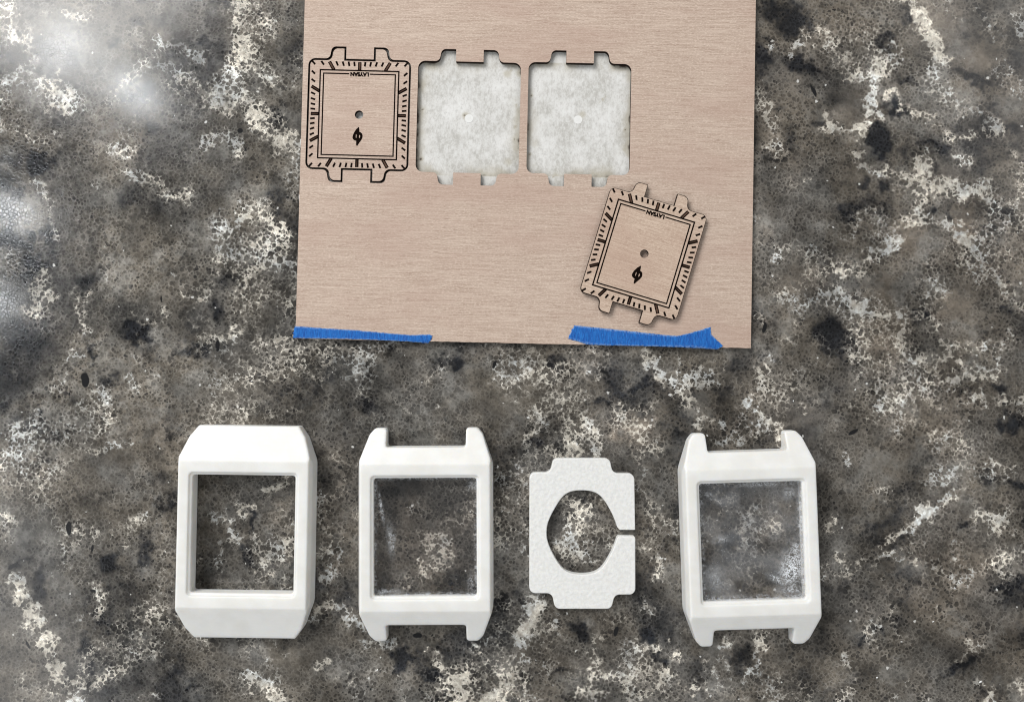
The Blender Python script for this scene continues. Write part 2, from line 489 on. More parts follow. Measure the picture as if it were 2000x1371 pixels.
# ------------------------------------------------------------------ stone counter (pattern laid out as in the slab)
# veins of cream crystals: points in photo pixels, half width, strength
VEINS = [
 ([(474,0),(480,40),(474,109),(456,164),(438,182),(485,204),(510,233),(565,285)],24,.9), ([(520,40),(500,90),(520,150)],22,.5), ([(317,80),(387,106)],15,.7),
 ([(15,11),(22,73)],18,.6), ([(91,22),(171,36)],11,.5), ([(18,164),(102,164),(146,204),(91,211)],20,.7), ([(303,128),(376,160),(400,200)],14,.6),
 ([(204,303),(241,303)],11,.5), ([(255,343),(328,368),(372,387)],13,.6), ([(387,285),(438,263),(474,314)],14,.55), ([(430,449),(489,412),(511,463),(430,485)],26,.75),
 ([(529,456),(562,489)],18,.7), ([(73,354),(95,397),(98,474)],11,.6), ([(50,60),(70,110),(40,150)],14,.5), ([(67,599),(96,587),(79,570)],20,.75), ([(99,538),(96,558)],14,.5),
 ([(143,567),(169,576)],14,.65), ([(163,617),(175,657)],13,.5), ([(233,617),(292,628),(309,617)],14,.55), ([(335,544),(379,582),(402,570)],14,.55),
 ([(467,634),(432,655),(390,655)],8,.75), ([(461,506),(496,523),(545,520)],22,.65), ([(248,742),(248,777)],12,.5), ([(29,844),(17,879),(44,891)],22,.6), ([(187,870),(222,856),(257,865)],11,.45),
 ([(150,700),(120,720),(110,760)],12,.4), ([(258,690),(270,712)],12,.5), ([(175,790),(190,805)],11,.6),
 ([(0,917),(27,945),(69,938)],18,.6), ([(10,1003),(14,1037)],20,.45), ([(254,1020),(275,1013),(268,1041)],20,.75), ([(186,1141),(206,1161),(206,1192),(165,1213),(137,1209)],10,.6),
 ([(20,1140),(41,1168),(65,1196),(89,1251),(107,1288),(127,1319)],10,.9), ([(137,1347),(155,1330),(192,1330),(220,1305)],14,.75), ([(150,1371),(138,1352)],20,.9), ([(289,1189),(320,1220)],13,.45), ([(299,1360)],10,.5),
 ([(611,1200),(644,1176),(680,1203),(707,1227)],10,.75), ([(620,1296),(644,1287)],8,.65), ([(490,1330),(524,1350),(554,1362),(570,1380)],15,.9), ([(700,1263),(758,1260)],10,.6), ([(854,1284),(866,1299)],13,.65),
 ([(884,1311),(878,1332),(896,1347),(890,1375)],14,1), ([(1060,1160),(1055,1176),(1034,1209),(1016,1254),(1010,1296),(1004,1317),(974,1347),(950,1365),(930,1385)],12,1), ([(1035,1187),(1050,1176)],14,.8),
 ([(512,957),(553,937)],10,.7), ([(467,1002),(491,992)],9,.75), ([(415,1005),(440,1020),(450,1046)],12,.8), ([(423,1057),(426,1108)],6,.65), ([(525,1098),(545,1080),(567,1074)],22,.8), ([(556,1139)],14,.6),
 ([(621,971),(639,1040),(621,1074),(645,1108),(649,1130)],14,.7), ([(665,1060),(670,1120)],12,.6), ([(655,960),(640,985)],10,.4), ([(834,1052),(866,1075),(866,1095),(824,1115)],16,.65), ([(880,1010),(901,996)],17,.5), ([(789,1129)],14,.5), ([(800,1060)],6,.6),
 ([(1110,988),(1143,1003),(1122,1039)],20,.6), ([(1094,1059),(1107,1072),(1143,1080)],18,.75), ([(1170,1100),(1150,1110)],12,.5), ([(1110,880),(1153,875)],18,.75), ([(1240,880),(1262,930)],12,.5), ([(1262,1000),(1275,1040)],12,.4), ([(1290,1090),(1285,1140)],14,.5),
 ([(986,710),(1028,695),(1055,719),(1067,761),(1073,785),(1100,806),(1115,791),(1109,764)],9,.85), ([(1100,806),(1109,836),(1103,884)],16,.75), ([(1058,806),(1070,818),(1034,854)],10,.6), ([(1118,806),(1160,845),(1166,884)],11,.65),
 ([(950,677),(1028,677)],14,.55), ([(1250,683),(1286,728),(1304,752),(1322,725),(1322,695)],10,.8), ([(1304,752),(1355,794),(1364,830)],11,.75), ([(1340,755),(1394,734)],16,.75), ([(1200,820),(1240,842),(1280,866)],24,.55), ([(1220,797),(1268,797)],8,.6),
 ([(1441,794),(1480,815),(1513,839),(1519,860)],9,.95), ([(1372,821),(1402,821)],9,.75), ([(1360,800),(1366,830)],8,.6), ([(1501,734),(1522,746)],12,.65), ([(1426,851),(1438,872),(1402,866)],13,.6), ([(1490,835),(1480,850)],16,.5), ([(1567,797),(1579,809)],10,.5),
 ([(1705,809),(1735,800),(1759,782)],15,.65), ([(1660,695),(1690,698)],13,.55), ([(705,690),(699,723)],13,.75), ([(864,750),(850,735)],13,.55), ([(870,790)],9,.6), ([(420,792),(429,810)],9,.5), ([(300,735)],10,.6), ([(560,820)],10,.5),
 ([(1746,0),(1788,20),(1801,46),(1821,92),(1847,125)],12,.95), ([(1604,66),(1618,105),(1664,148),(1710,131),(1736,112)],15,.75), ([(1650,59),(1690,70)],26,.5), ([(1716,131),(1703,197),(1719,227),(1690,250),(1611,259)],9,.85), ([(1618,210),(1627,250)],8,.6),
 ([(1739,187),(1782,227),(1821,240)],10,.85), ([(1821,158),(1854,190)],22,.6), ([(1880,210),(1920,230),(1952,250)],17,.8), ([(1838,259),(1900,272)],9,.65), ([(1673,286),(1710,335),(1755,345),(1805,345)],11,.85), ([(1808,322),(1798,355),(1821,371),(1854,368),(1920,381)],14,.9), ([(1887,309)],15,.8),
 ([(1788,371),(1788,410),(1762,437),(1730,470),(1720,490)],12,.8), ([(1985,318),(2005,328)],15,.75), ([(1486,197),(1510,235),(1519,282)],17,.55), ([(1926,53),(1936,72)],8,.55), ([(1985,33),(2000,60)],14,.5), ([(1952,141),(2000,164)],22,.5), ([(1549,368),(1590,350)],8,.5), ([(1500,95)],10,.6), ([(1545,100),(1580,70)],12,.5),
 ([(1637,528),(1670,515),(1716,502),(1755,456),(1805,433),(1854,436),(1887,466),(1929,508),(1920,525)],11,.9), ([(1946,531),(1972,564),(2005,605)],11,.85), ([(1933,449),(1952,476)],11,.75), ([(1940,400),(1970,440),(2000,449)],20,.65), ([(1821,541),(1838,584),(1821,623)],22,.6), ([(2000,655),(1900,672),(1821,682)],14,.5),
 ([(1578,590),(1620,578),(1657,584),(1703,617),(1742,623),(1765,659),(1775,689),(1798,705),(1867,705),(1877,732),(1861,748)],9,.95), ([(1939,695),(1943,728),(1903,725)],9,.85), ([(1729,748),(1772,745)],16,.7), ([(1749,781),(1762,791)],8,.85), ([(1884,778),(1910,787)],13,.85), ([(1723,817),(1755,807)],16,.6), ([(1493,732),(1519,748)],13,.65), ([(1539,489),(1558,476)],20,.5), ([(1590,545),(1640,535)],16,.45), ([(1972,659)],20,.7), ([(1952,781),(2000,784)],14,.65), ([(1982,810)],14,.5), ([(1500,540),(1520,580)],18,.35),
 ([(1821,907),(1845,934),(1890,910)],12,.75), ([(1903,910),(1989,910)],9,.55), ([(1965,927)],9,.55), ([(1903,948)],11,.65), ([(1725,1068),(1752,1048),(1797,1027),(1818,1003),(1794,1000)],8,.95), ([(1818,1003),(1859,976),(1883,969)],9,.75), ([(1605,1113),(1663,1106),(1711,1099),(1752,1085)],7,.85), ([(1629,1089),(1653,1085)],6,.75),
 ([(1721,969)],18,.45), ([(1625,1017)],14,.5), ([(1924,1013),(1972,1020)],14,.7), ([(1869,1113),(1920,1105),(1972,1092)],22,.55), ([(1787,1089)],11,.65), ([(1897,1243),(1924,1261),(1883,1281)],10,.65), ([(1914,1331)],8,1), ([(1990,1336)],13,.85), ([(1653,1288),(1660,1275)],7,.65), ([(1687,1288)],8,.6), ([(1821,1192)],18,.45), ([(1732,1133)],10,.45), ([(1640,900),(1660,905)],8,.5),
 ([(1165,1239),(1156,1290),(1159,1326),(1144,1350)],10,.75), ([(1258,1182),(1276,1194)],15,.65), ([(1210,1212)],15,.55), ([(1234,1257),(1255,1272),(1240,1311),(1264,1326)],13,.75), ([(1264,1272),(1288,1263)],8,.85), ([(1180,1326),(1234,1338),(1228,1362),(1288,1353),(1300,1317)],14,.95), ([(1130,1365),(1144,1350),(1168,1362)],11,.85), ([(1330,1356),(1375,1353)],9,.75),
 ([(1495,1239),(1483,1275),(1471,1299),(1441,1329)],7,.95), ([(1375,1311),(1384,1290)],9,.65), ([(1435,1248),(1410,1265)],9,.6), ([(1327,1287)],15,.45), ([(1414,1302)],9,.65), ([(1180,1203)],12,.65), ([(1132,1275)],8,.75), ([(1340,1232)],8,.6), ([(1110,1325)],8,.6),
 ([(1482,1002),(1455,1029)],26,.6), ([(1520,1040),(1540,1055)],20,.6), ([(1475,1118)],12,.5), ([(1427,1139)],12,.5), ([(1390,980),(1410,1000)],16,.35),
]
# dark navy clouds: x, y, rx, ry, angle(deg), strength
CLOUDS = [
 (270,31,14,10,0,.7),(529,244,26,18,25,1),(556,272,16,12,40,.8),(84,317,22,18,60,1),(22,470,32,20,30,.9),(91,463,12,26,0,.8),(266,372,14,20,0,.7),(423,440,10,18,10,.7),(208,80,13,8,0,.7),(390,77,14,6,0,.8),(419,109,22,40,0,.45),(576,109,22,42,0,.55),(300,395,14,16,0,.5),(150,130,14,8,40,.5),(270,235,12,8,0,.4),
 (70,526,24,24,0,.95),(44,660,46,44,0,.75),(23,727,34,48,0,.65),(163,552,16,14,0,.75),(449,543,28,11,15,.75),(423,614,24,9,20,.7),(268,651,32,13,10,.85),(373,646,28,20,0,.55),(394,681,32,14,-15,.85),(213,739,16,12,0,.75),(58,824,42,20,0,.75),(9,783,14,12,0,.7),(87,850,50,24,0,.6),(181,692,9,7,0,.8),(216,780,28,20,0,.5),(300,700,24,14,0,.45),(160,640,20,14,0,.4),(130,590,18,12,0,.4),
 (213,1096,20,18,0,.85),(289,1072,12,28,0,.75),(192,1206,24,13,0,.85),(168,1257,8,18,-20,.9),(182,1292,12,18,0,1),(347,1213,18,11,0,.75),(72,1147,14,22,0,.7),(340,1319,24,10,15,.7),(375,1343,18,13,0,.7),(79,910,20,12,0,.7),(25,1105,13,6,-20,.7),(310,930,14,12,0,.5),(340,1140,14,24,0,.4),
 (779,1293,15,25,10,1),(848,1323,20,15,30,.9),(719,1350,22,14,0,.5),(995,1362,16,9,0,.7),(1273,1240,14,15,10,1.1),(1285,1284,14,14,0,.8),(1132,1233,9,14,0,.85),(1087,1314,13,8,0,.75),(1444,1290,14,17,0,.7),(1588,1326,20,20,0,.45),(1100,1220,20,16,0,.35),
 (1711,1230,30,15,-20,.95),(1979,1144,28,12,5,1.1),(1979,1171,22,16,0,.6),(1766,1123,20,14,0,.6),(1893,1030,11,8,0,.8),(1989,945,28,9,0,.8),(1934,934,24,14,0,.6),(1680,1330,30,16,0,.45),(1930,1350,26,14,0,.5),(1990,1240,18,24,0,.5),(1600,1250,26,18,0,.4),
 (1637,653,23,26,20,1.2),(1798,617,26,16,20,.85),(1657,416,18,14,0,.8),(1946,748,14,14,0,.8),(1972,830,17,14,0,.9),(1887,764,8,6,0,.9),(1742,489,11,7,0,.75),(1824,413,10,8,0,.75),(1860,426,10,18,-20,.6),(1972,413,26,18,20,.8),(1887,515,15,10,0,.65),(1972,610,11,11,0,.7),(1703,748,15,9,0,.7),(1493,630,5,15,10,.7),(1670,560,20,16,0,.4),(1800,680,16,10,0,.5),
 (1723,269,17,25,-10,1.2),(1755,220,22,10,25,.95),(1903,151,34,9,25,1),(1723,89,13,8,10,.8),(1549,43,32,28,0,.85),(1568,131,30,16,15,.85),(1490,105,18,22,0,.75),(1509,16,26,16,0,.8),(1834,286,24,10,-10,.8),(1897,279,20,9,0,.7),(1975,250,28,10,-10,.8),(1770,300,12,14,0,.5),(1723,364,13,10,0,.7),(1772,39,16,14,20,.8),(1710,158,8,16,0,.85),(1608,243,15,10,0,.6),(1769,158,14,10,0,.65),(1936,203,13,11,0,.7),(1677,361,13,10,0,.6),(1500,300,20,26,0,.4),(1560,320,26,18,0,.35),
 (1094,710,12,18,-10,.95),(1244,740,26,10,-5,.8),(1217,770,36,16,0,.65),(890,719,15,10,0,.8),(1175,785,13,6,0,.7),(1349,773,11,6,20,1),(1049,866,8,14,0,.9),(708,792,18,14,0,.7),(575,700,10,18,0,.6),(1400,760,22,12,0,.5),(1490,700,12,8,0,.6),
 (491,1019,8,13,0,1),(481,1081,14,22,-15,1),(1434,947,20,10,0,.7),(1427,1050,12,14,0,.8),(760,960,30,20,0,.4),(960,1180,26,20,0,.3),(640,930,16,20,0,.4),(985,930,20,30,0,.4),(1640,1000,20,26,0,.3),
]
# sharp dark slivers
CHIPS = [(166,742,8,15,-5),(426,675,4,12,0),(55,1257,2.5,11,-20),(174,1336,3.5,8,25),(1588,177,3,13,-25),(815,1242,10,4.5,0),(1204,1233,4,9,20),(134,1032,6,13,0),(965,711,3,9,20),(1180,727,9,3,20),(1667,842,4,11,60),(25,1105,12,4,-35),(390,77,9,3,0),(62,462,7,10,0),(85,317,8,4,30),(313,586,2,6,0),(469,257,6,4,0),(182,1154,8,3,10),(180,1070,2,9,0),(1190,745,4,3,0),(1493,640,4,11,10)]
# calm, evenly grey patches: x, y, rx, ry, warmth
CALM = [(1010,770,54,62,0),(1847,45,52,46,.5),(1905,100,44,40,.6),(1664,205,40,44,.3),(1843,340,32,26,.2),(1727,662,38,32,.6),(373,646,28,24,0),(228,888,42,34,.2),(650,740,46,28,.1),(470,775,44,20,.2),(1890,440,22,36,.8),(1720,915,38,22,0),(1100,1300,40,30,.2),(1560,840,50,40,.2),(1860,600,34,30,.7),(1780,470,36,30,.7),(1560,560,40,30,.4),(560,1290,60,36,0),(150,1310,26,40,0),(1790,800,40,30,0),(960,1300,40,40,0),(1230,840,40,24,.8),(330,60,40,24,.2),(1720,560,30,30,.4)]


def build_counter():
    dense = 2.6 / 5.8
    xs = np.arange(-182, 182.01, dense); ys = np.arange(-128, 128.01, dense)
    ox = np.linspace(10, 170, 50)
    oy = np.linspace(10, 150, 45)
    xs = np.concatenate([xs[0] - ox[::-1], xs, xs[-1] + ox]); ys = np.concatenate([ys[0] - oy[::-1], ys, ys[-1] + oy])
    X, Y = np.meshgrid(xs, ys)
    # slab position in photo pixels (plane z = 0), used only to lay the stone's pattern out
    ct, st = math.cos(TILT), math.sin(TILT)
    depth = Y * st + H_CAM * ct
    U = 1000 + F_PX * X / depth
    V = 685.5 - F_PX * (Y * ct - H_CAM * st) / depth
    wu = (fbm(U, V, 60, 3, 4) - 0.5) * 44 + (fbm(U, V, 15, 9, 2) - 0.5) * 30
    wv = (fbm(U, V, 60, 23, 4) - 0.5) * 44 + (fbm(U, V, 15, 29, 2) - 0.5) * 30
    brk = np.clip(fbm(U, V, 34, 37, 3) * 2.0 - 0.15, 0.5, 1.2)      # veins come and go
    A, B = U + wu, V + wv
    veins, clouds, calm = list(VEINS), list(CLOUDS), list(CALM)
    rng = random.Random(4)
    k = 0
    while k < 170:                                     # the slab goes on beyond the picture in the same way
        x, y = rng.uniform(-1000, 3000), rng.uniform(-1000, 2400)
        if -40 < x < 2040 and -40 < y < 1411: continue
        k += 1
        a = rng.uniform(0, 6.28); pts = [(x, y)]
        for _ in range(rng.randint(1, 6)):
            a += rng.uniform(-1, 1); x += 40 * math.cos(a); y += 40 * math.sin(a); pts.append((x, y))
        veins.append((pts, rng.uniform(8, 24), rng.uniform(.5, .95)))
        clouds.append((x + rng.uniform(-90, 90), y + rng.uniform(-90, 90), rng.uniform(10, 36), rng.uniform(8, 24), rng.uniform(-40, 40), rng.uniform(.5, 1)))
    cream = np.zeros_like(U); dark = np.zeros_like(U); flat = np.zeros_like(U); warm = np.zeros_like(U); chip = np.zeros_like(U)

    def window(x0, x1, y0, y1):
        return (A > x0) & (A < x1) & (B > y0) & (B < y1)

    for pts, w, s in veins:
        w = w * 1.2; s = s * 1.15
        px = [p[0] for p in pts]; py = [p[1] for p in pts]; m = 3 * w
        sel = window(min(px) - m, max(px) + m, min(py) - m, max(py) + m)
        a, b = A[sel], B[sel]
        d = np.full(a.shape, 1e9)
        segs = list(zip(pts[:-1], pts[1:])) or [(pts[0], (pts[0][0] + 0.1, pts[0][1]))]
        for (x0, y0), (x1, y1) in segs:
            dx, dy = x1 - x0, y1 - y0
            tt = np.clip(((a - x0) * dx + (b - y0) * dy) / (dx * dx + dy * dy + 1e-9), 0, 1)
            d = np.minimum(d, np.hypot(a - x0 - tt * dx, b - y0 - tt * dy))
        cream[sel] = np.maximum(cream[sel], s * np.exp(-(d / w) ** 2) * brk[sel])

    def blob(field, x, y, rx, ry, ang, s, soft=True, AA=A, BB=B):
        m = 2.4 * max(rx, ry)
        sel = (AA > x - m) & (AA < x + m) & (BB > y - m) & (BB < y + m)
        a, b = AA[sel] - x, BB[sel] - y
        c, sn = math.cos(math.radians(ang)), math.sin(math.radians(ang))
        r = np.hypot((a * c + b * sn) / rx, (-a * sn + b * c) / ry)
        val = s * np.exp(-r ** 2.4 * 0.9) if soft else s * np.clip(1.5 - r, 0, 1)
        field[sel] = np.maximum(field[sel], val)

    for x, y, rx, ry, ang, s in clouds: blob(dark, x, y, rx * 1.4, ry * 1.4, ang, s * 1.1)
    U2, V2 = U + wu * 0.12, V + wv * 0.12
    for x, y, rx, ry, ang in CHIPS: blob(chip, x, y, rx, ry, ang, 1.0, False, U2, V2)
    for x, y, rx, ry, wm in calm:
        blob(flat, x, y, rx, ry, 0, 1.0)
        blob(warm, x, y, rx * 1.2, ry * 1.2, 0, wm)
    g = fbm(U, V, 150, 51, 5, 0.6)
    rid = 1 - np.abs(fbm(U, V, 110, 61, 5, 0.6) - 0.5) * 2 * 5.0
    cream = np.maximum(cream, np.clip((g - 0.51) * 2.0, 0, 0.38) + 0.20 * np.clip(rid, 0, 1) * brk)
    g2 = fbm(U, V, 120, 71, 5, 0.6)
    dark = np.maximum(dark, np.clip((g2 - 0.50) * 2.8, 0, 0.6)) * (1 - 0.5 * np.clip(cream, 0, 1))
    g3 = fbm(U, V, 220, 91, 4)
    warm = np.clip(np.maximum(warm, np.clip((g3 - 0.5) * 1.6, 0, 0.5)) + np.clip((U - 1000) / 4500, -0.15, 0.14), 0, 1)
    ny, nx = U.shape
    nv = nx * ny
    co = np.zeros((nv + 8, 3), np.float32)
    co[:nv, 0] = X.ravel(); co[:nv, 1] = Y.ravel()
    x0, x1, y0, y1 = xs[0], xs[-1], ys[0], ys[-1]
    co[nv:nv + 4] = [(x0, y0, -20), (x1, y0, -20), (x1, y1, -20), (x0, y1, -20)]
    co[nv + 4:] = [(x0, y0, -0.01), (x1, y0, -0.01), (x1, y1, -0.01), (x0, y1, -0.01)]
    i = np.arange(nv).reshape(ny, nx)
    q = np.stack([i[:-1, :-1], i[:-1, 1:], i[1:, 1:], i[1:, :-1]], -1).reshape(-1, 4)
    b, t = nv, nv + 4
    side = np.array([(b, b + 3, b + 2, b + 1)] + [(b + k, b + (k + 1) % 4, t + (k + 1) % 4, t + k) for k in range(4)])
    faces = np.concatenate([q, side]).astype(np.int32)
    me = bpy.data.meshes.new('stone_counter')
    me.vertices.add(len(co)); me.vertices.foreach_set('co', (co * MM).ravel())
    me.loops.add(faces.size); me.loops.foreach_set('vertex_index', faces.ravel())
    me.polygons.add(len(faces)); me.polygons.foreach_set('loop_start', np.arange(0, faces.size, 4, dtype=np.int32))
    me.update(calc_edges=True)
    for nm, f in (('cream', cream), ('dark', dark), ('flat', flat), ('warm', warm), ('chip', chip)):
        at = me.attributes.new(nm, 'FLOAT', 'POINT')
        at.data.foreach_set('value', np.concatenate([f.ravel(), np.zeros(8)]).astype(np.float32))
    return me


counter = link('stone_counter', build_counter(), M_STONE)
tag(counter, 'speckled grey and cream polished stone counter under everything', 'counter', kind='structure')

# ------------------------------------------------------------------ plywood sheet with dial cut-outs, on its masking paper
T_PAPER, T_PLY = 0.12, 1.6
Z_PLY = T_PAPER + 0.02
Z_TOP = Z_PLY + T_PLY
bl, br = P(577, 661, Z_TOP), P(1466.5, 680, Z_TOP)
ROT = math.atan2(br.y - bl.y, br.x - bl.x)
BW = (br - bl).length
BH = 165.0


def to_board(px, py, z=Z_TOP):
    d = P(px, py, z) - bl
    c, s = math.cos(-ROT), math.sin(-ROT)
    return (d.x * c - d.y * s, d.x * s + d.y * c)


def dial_outline(off=0.0, hw=16.85, hh=18.35, tin=5.15, tout=9.35, th=4.15, rc=1.9):
    """outline of a dial with two tabs at each end (mm, centred)"""
    pts, rad = [], []
    w, h, ti, to, t = hw + off, hh + off, tin - off, tout + off, hh + th + off
    half = [((w, -h), rc + off), ((w, h), rc + off), ((to + .35, h), 1.9 - off * .5), ((to - .35, t), 1.7), ((ti, t), 0.12), ((ti, h), 0.12)]
    # right side going up, tab, gap, mirrored tab, left side, then the lower end
    up = half[1:]
    seq = up + [((-x, y), r) for (x, y), r in reversed(up)]
    seq += [((-x, -y), r) for (x, y), r in up] + [((x, -y), r) for (x, y), r in reversed(up)]
    return round_poly([p for p, _ in seq], [r for _, r in seq])


def place(loop, cx, cy, ang):
    c, s = math.cos(ang), math.sin(ang)
    return [(cx + x * c - y * s, cy + x * s + y * c) for x, y in loop]


DIAL_Z = Z_TOP
c1 = to_board(699.8, 224.5); c2 = to_board(914.8, 229.5); c3 = to_board(1130.8, 232.0)
KERF = 0.50
cut_rot = [math.radians(-1.45) - ROT, math.radians(-1.35) - ROT, math.radians(-1.25) - ROT]
cuts = [place(dial_outline(KERF), *c, a) for c, a in zip((c1, c2, c3), cut_rot)]
rr = random.Random(8)
edge_pts = [(x, rr.uniform(-0.10, 0.06)) for x in np.arange(0, BW, 1.3)] + [(BW, 0)]
board_me = poly_mesh('plywood_sheet', [edge_pts + [(BW, BH), (0, BH)]] + cuts, Z_PLY, Z_TOP)
board_me.materials.append(M_WOOD); board_me.materials.append(M_CHAR); board_me.materials.append(M_EDGE)
for f in board_me.polygons:
    if abs(f.normal.z) < 0.5:
        x, y = f.center.x, f.center.y
        f.material_index = 2 if (x < 0.3 or x > BW - 0.3 or y < 0.3 or y > BH - 0.3) else 1
to_m(board_me)
board = link('plywood_sheet', board_me, None, None, (bl.x, bl.y, 0), ROT)
tag(board, 'thin pale plywood sheet with laser-cut dial openings lying on the stone', 'plywood')


def grid_mesh(name, X, Y, Z, attrs=None):
    ny, nx = X.shape
    co = np.stack([X, Y, Z], -1).reshape(-1, 3).astype(np.float32) * MM
    i = np.arange(nx * ny).reshape(ny, nx)
    q = np.stack([i[:-1, :-1], i[:-1, 1:], i[1:, 1:], i[1:, :-1]], -1).reshape(-1, 4).astype(np.int32)
    me = bpy.data.meshes.new(name)
    me.vertices.add(len(co)); me.vertices.foreach_set('co', co.ravel())
    me.loops.add(q.size); me.loops.foreach_set('vertex_index', q.ravel())
    me.polygons.add(len(q)); me.polygons.foreach_set('loop_start', np.arange(0, q.size, 4, dtype=np.int32))
    me.update(calc_edges=True)
    for nm, f in (attrs or {}).items():
        at = me.attributes.new(nm, 'FLOAT', 'POINT'); at.data.foreach_set('value', f.ravel().astype(np.float32))
    return me


# masking paper stuck under the sheet; scorched where the laser ran
xs = np.linspace(0, BW, 330); ys = np.linspace(0, BH, 360)
X, Y = np.meshgrid(xs, ys)
stain_shade = np.zeros_like(X)
for (cx, cy), a, sd in zip((c1, c2, c3), cut_rot, (1, 2, 3)):
    c, s = math.cos(-a), math.sin(-a)
    lx = (X - cx) * c - (Y - cy) * s; ly = (X - cx) * s + (Y - cy) * c
    dx = np.abs(lx) - 16.9; dy = np.abs(ly) - 18.4
    inside = np.maximum(dx, dy)
    n = fbm(X, Y, 7, 40 + sd, 3)
    stain_shade = np.maximum(stain_shade, np.where(inside < 1, np.exp(inside / 1.9) * np.clip(n * 2.6 - 0.85, 0, 1.0) * 0.55 + np.where(inside < 1, np.exp(inside / 4.0) * 0.16, 0), 0))
    tab = (np.abs(ly) > 17.5)
    stain_shade = np.maximum(stain_shade, np.where(tab & (inside < 6), 0.16, 0))
spots = [(c2, -15.6, 2.9, .55, .9), (c2, 16.0, 5.0, .4, .9), (c2, 15.9, -2.3, .6, .9), (c2, 15.6, -6.6, .5, .8), (c2, -15.9, -14.0, .9, 1.0), (c2, 12.8, 15.6, 1.5, .55), (c2, 14.0, 16.9, .35, 1.0), (c2, -1.0, 1.0, 1.3, .75), (c2, -1.6, 1.2, .7, .95),  # last two: burn and rim shadow of the hole, painted beside the disc
         (c2, 13.5, -14.5, 1.8, .4), (c3, -16.2, 8.0, .6, 1), (c3, -16.3, -12.0, .6, .9), (c3, 15.8, -3.0, .6, 1.0), (c3, 15.8, -9.6, .6, .9), (c3, 1.3, 1.8, 1.3, .55), (c3, -15.0, -8.0, 2.2, .35), (c3, 8.2, 7.0, .4, .7), (c3, 9.0, 8.2, .25, .9), (c3, 7.0, 6.4, .25, .9), (c3, 7.9, 7.6, .2, .9), (c3, -8.2, -19.4, .25, 1)]
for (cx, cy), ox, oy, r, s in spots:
    stain_shade = np.maximum(stain_shade, s * np.exp(-(((X - cx - ox) ** 2 + (Y - cy - oy) ** 2) / (r * r))))
e = fbm(Y, Y * 0 + 3.3, 6, 77, 4) - 0.5
Xw = X.copy()
fringe = np.clip(e[:, 0] * 2.2, -0.4, 1.0) * (np.abs(Y[:, 0] - 42) < 26)
Xw[:, 0] = np.where(fringe > 0.05, -fringe * 0.9 - 0.1, 0.25)
Xw[:, -1] = BW - 0.3
Y2 = Y.copy(); Y2[0, :] = 0.35
paper_me = grid_mesh('masking_paper', Xw, Y2, np.full_like(X, T_PAPER), {'stain_shade': stain_shade})
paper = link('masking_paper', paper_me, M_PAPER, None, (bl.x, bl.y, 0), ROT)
tag(paper, 'white masking paper with brown scorch marks showing through the dial openings', 'paper')
sol = paper.modifiers.new('thickness', 'SOLIDIFY'); sol.thickness = 0.11 * MM; sol.offset = -1
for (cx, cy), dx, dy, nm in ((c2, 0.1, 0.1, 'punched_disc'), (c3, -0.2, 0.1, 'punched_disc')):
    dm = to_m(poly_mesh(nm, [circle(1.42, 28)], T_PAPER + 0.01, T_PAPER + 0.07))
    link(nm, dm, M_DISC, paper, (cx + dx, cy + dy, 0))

# ------------------------------------------------------------------ dials
def text_mesh(body, size, z0, z1, off=0.0):
    cu = bpy.data.curves.new('lettering', 'FONT')
    cu.body = body; cu.size = size; cu.align_x = 'CENTER'; cu.align_y = 'CENTER'
    cu.extrude = (z1 - z0) / 2; cu.offset = off; cu.resolution_u = 4; cu.space_character = 0.98
    o = bpy.data.objects.new('lettering', cu); COL.objects.link(o)
    bpy.context.view_layer.update()
    me = bpy.data.meshes.new_from_object(o.evaluated_get(bpy.context.evaluated_depsgraph_get()))
    bpy.data.objects.remove(o); bpy.data.curves.remove(cu)
    me.transform(Matrix.Translation((0, 0, (z0 + z1) / 2)))
    return me


def box(bm, x0, x1, y0, y1, z0, z1, mi=0):
    v = [bm.verts.new(p) for p in ((x0, y0, z0), (x1, y0, z0), (x1, y1, z0), (x0, y1, z0), (x0, y0, z1), (x1, y0, z1), (x1, y1, z1), (x0, y1, z1))]
    for q in ((3, 2, 1, 0), (4, 5, 6, 7), (0, 1, 5, 4), (1, 2, 6, 5), (2, 3, 7, 6), (3, 0, 4, 7)):
        f = bm.faces.new([v[i] for i in q]); f.material_index = mi


def bm_mesh(name, bm, mats):
    me = bpy.data.meshes.new(name); bm.to_mesh(me); bm.free(); to_m(me)
    for m in mats: me.materials.append(m)
    return me


def ring_loops(hw, hh, w):
    return [[(-hw - w / 2, -hh - w / 2), (hw + w / 2, -hh - w / 2), (hw + w / 2, hh + w / 2), (-hw - w / 2, hh + w / 2)],
            [(-hw + w / 2, -hh + w / 2), (hw - w / 2, -hh + w / 2), (hw - w / 2, hh - w / 2), (-hw + w / 2, hh - w / 2)]]


EMB = [(605,360),(500,470),(430,590),(392,690),(378,780),(400,840),(450,882),(525,905),(530,1060),(545,1085),(585,1085),(640,990),(720,870),(765,770),(770,700),(745,610),(690,565),(642,550),(638,470),(625,380)]
EMB_L = [(510,655),(530,640),(536,720),(528,795),(511,785),(505,720)]
EMB_R = [(634,668),(660,676),(678,720),(662,775),(638,795),(632,730)]


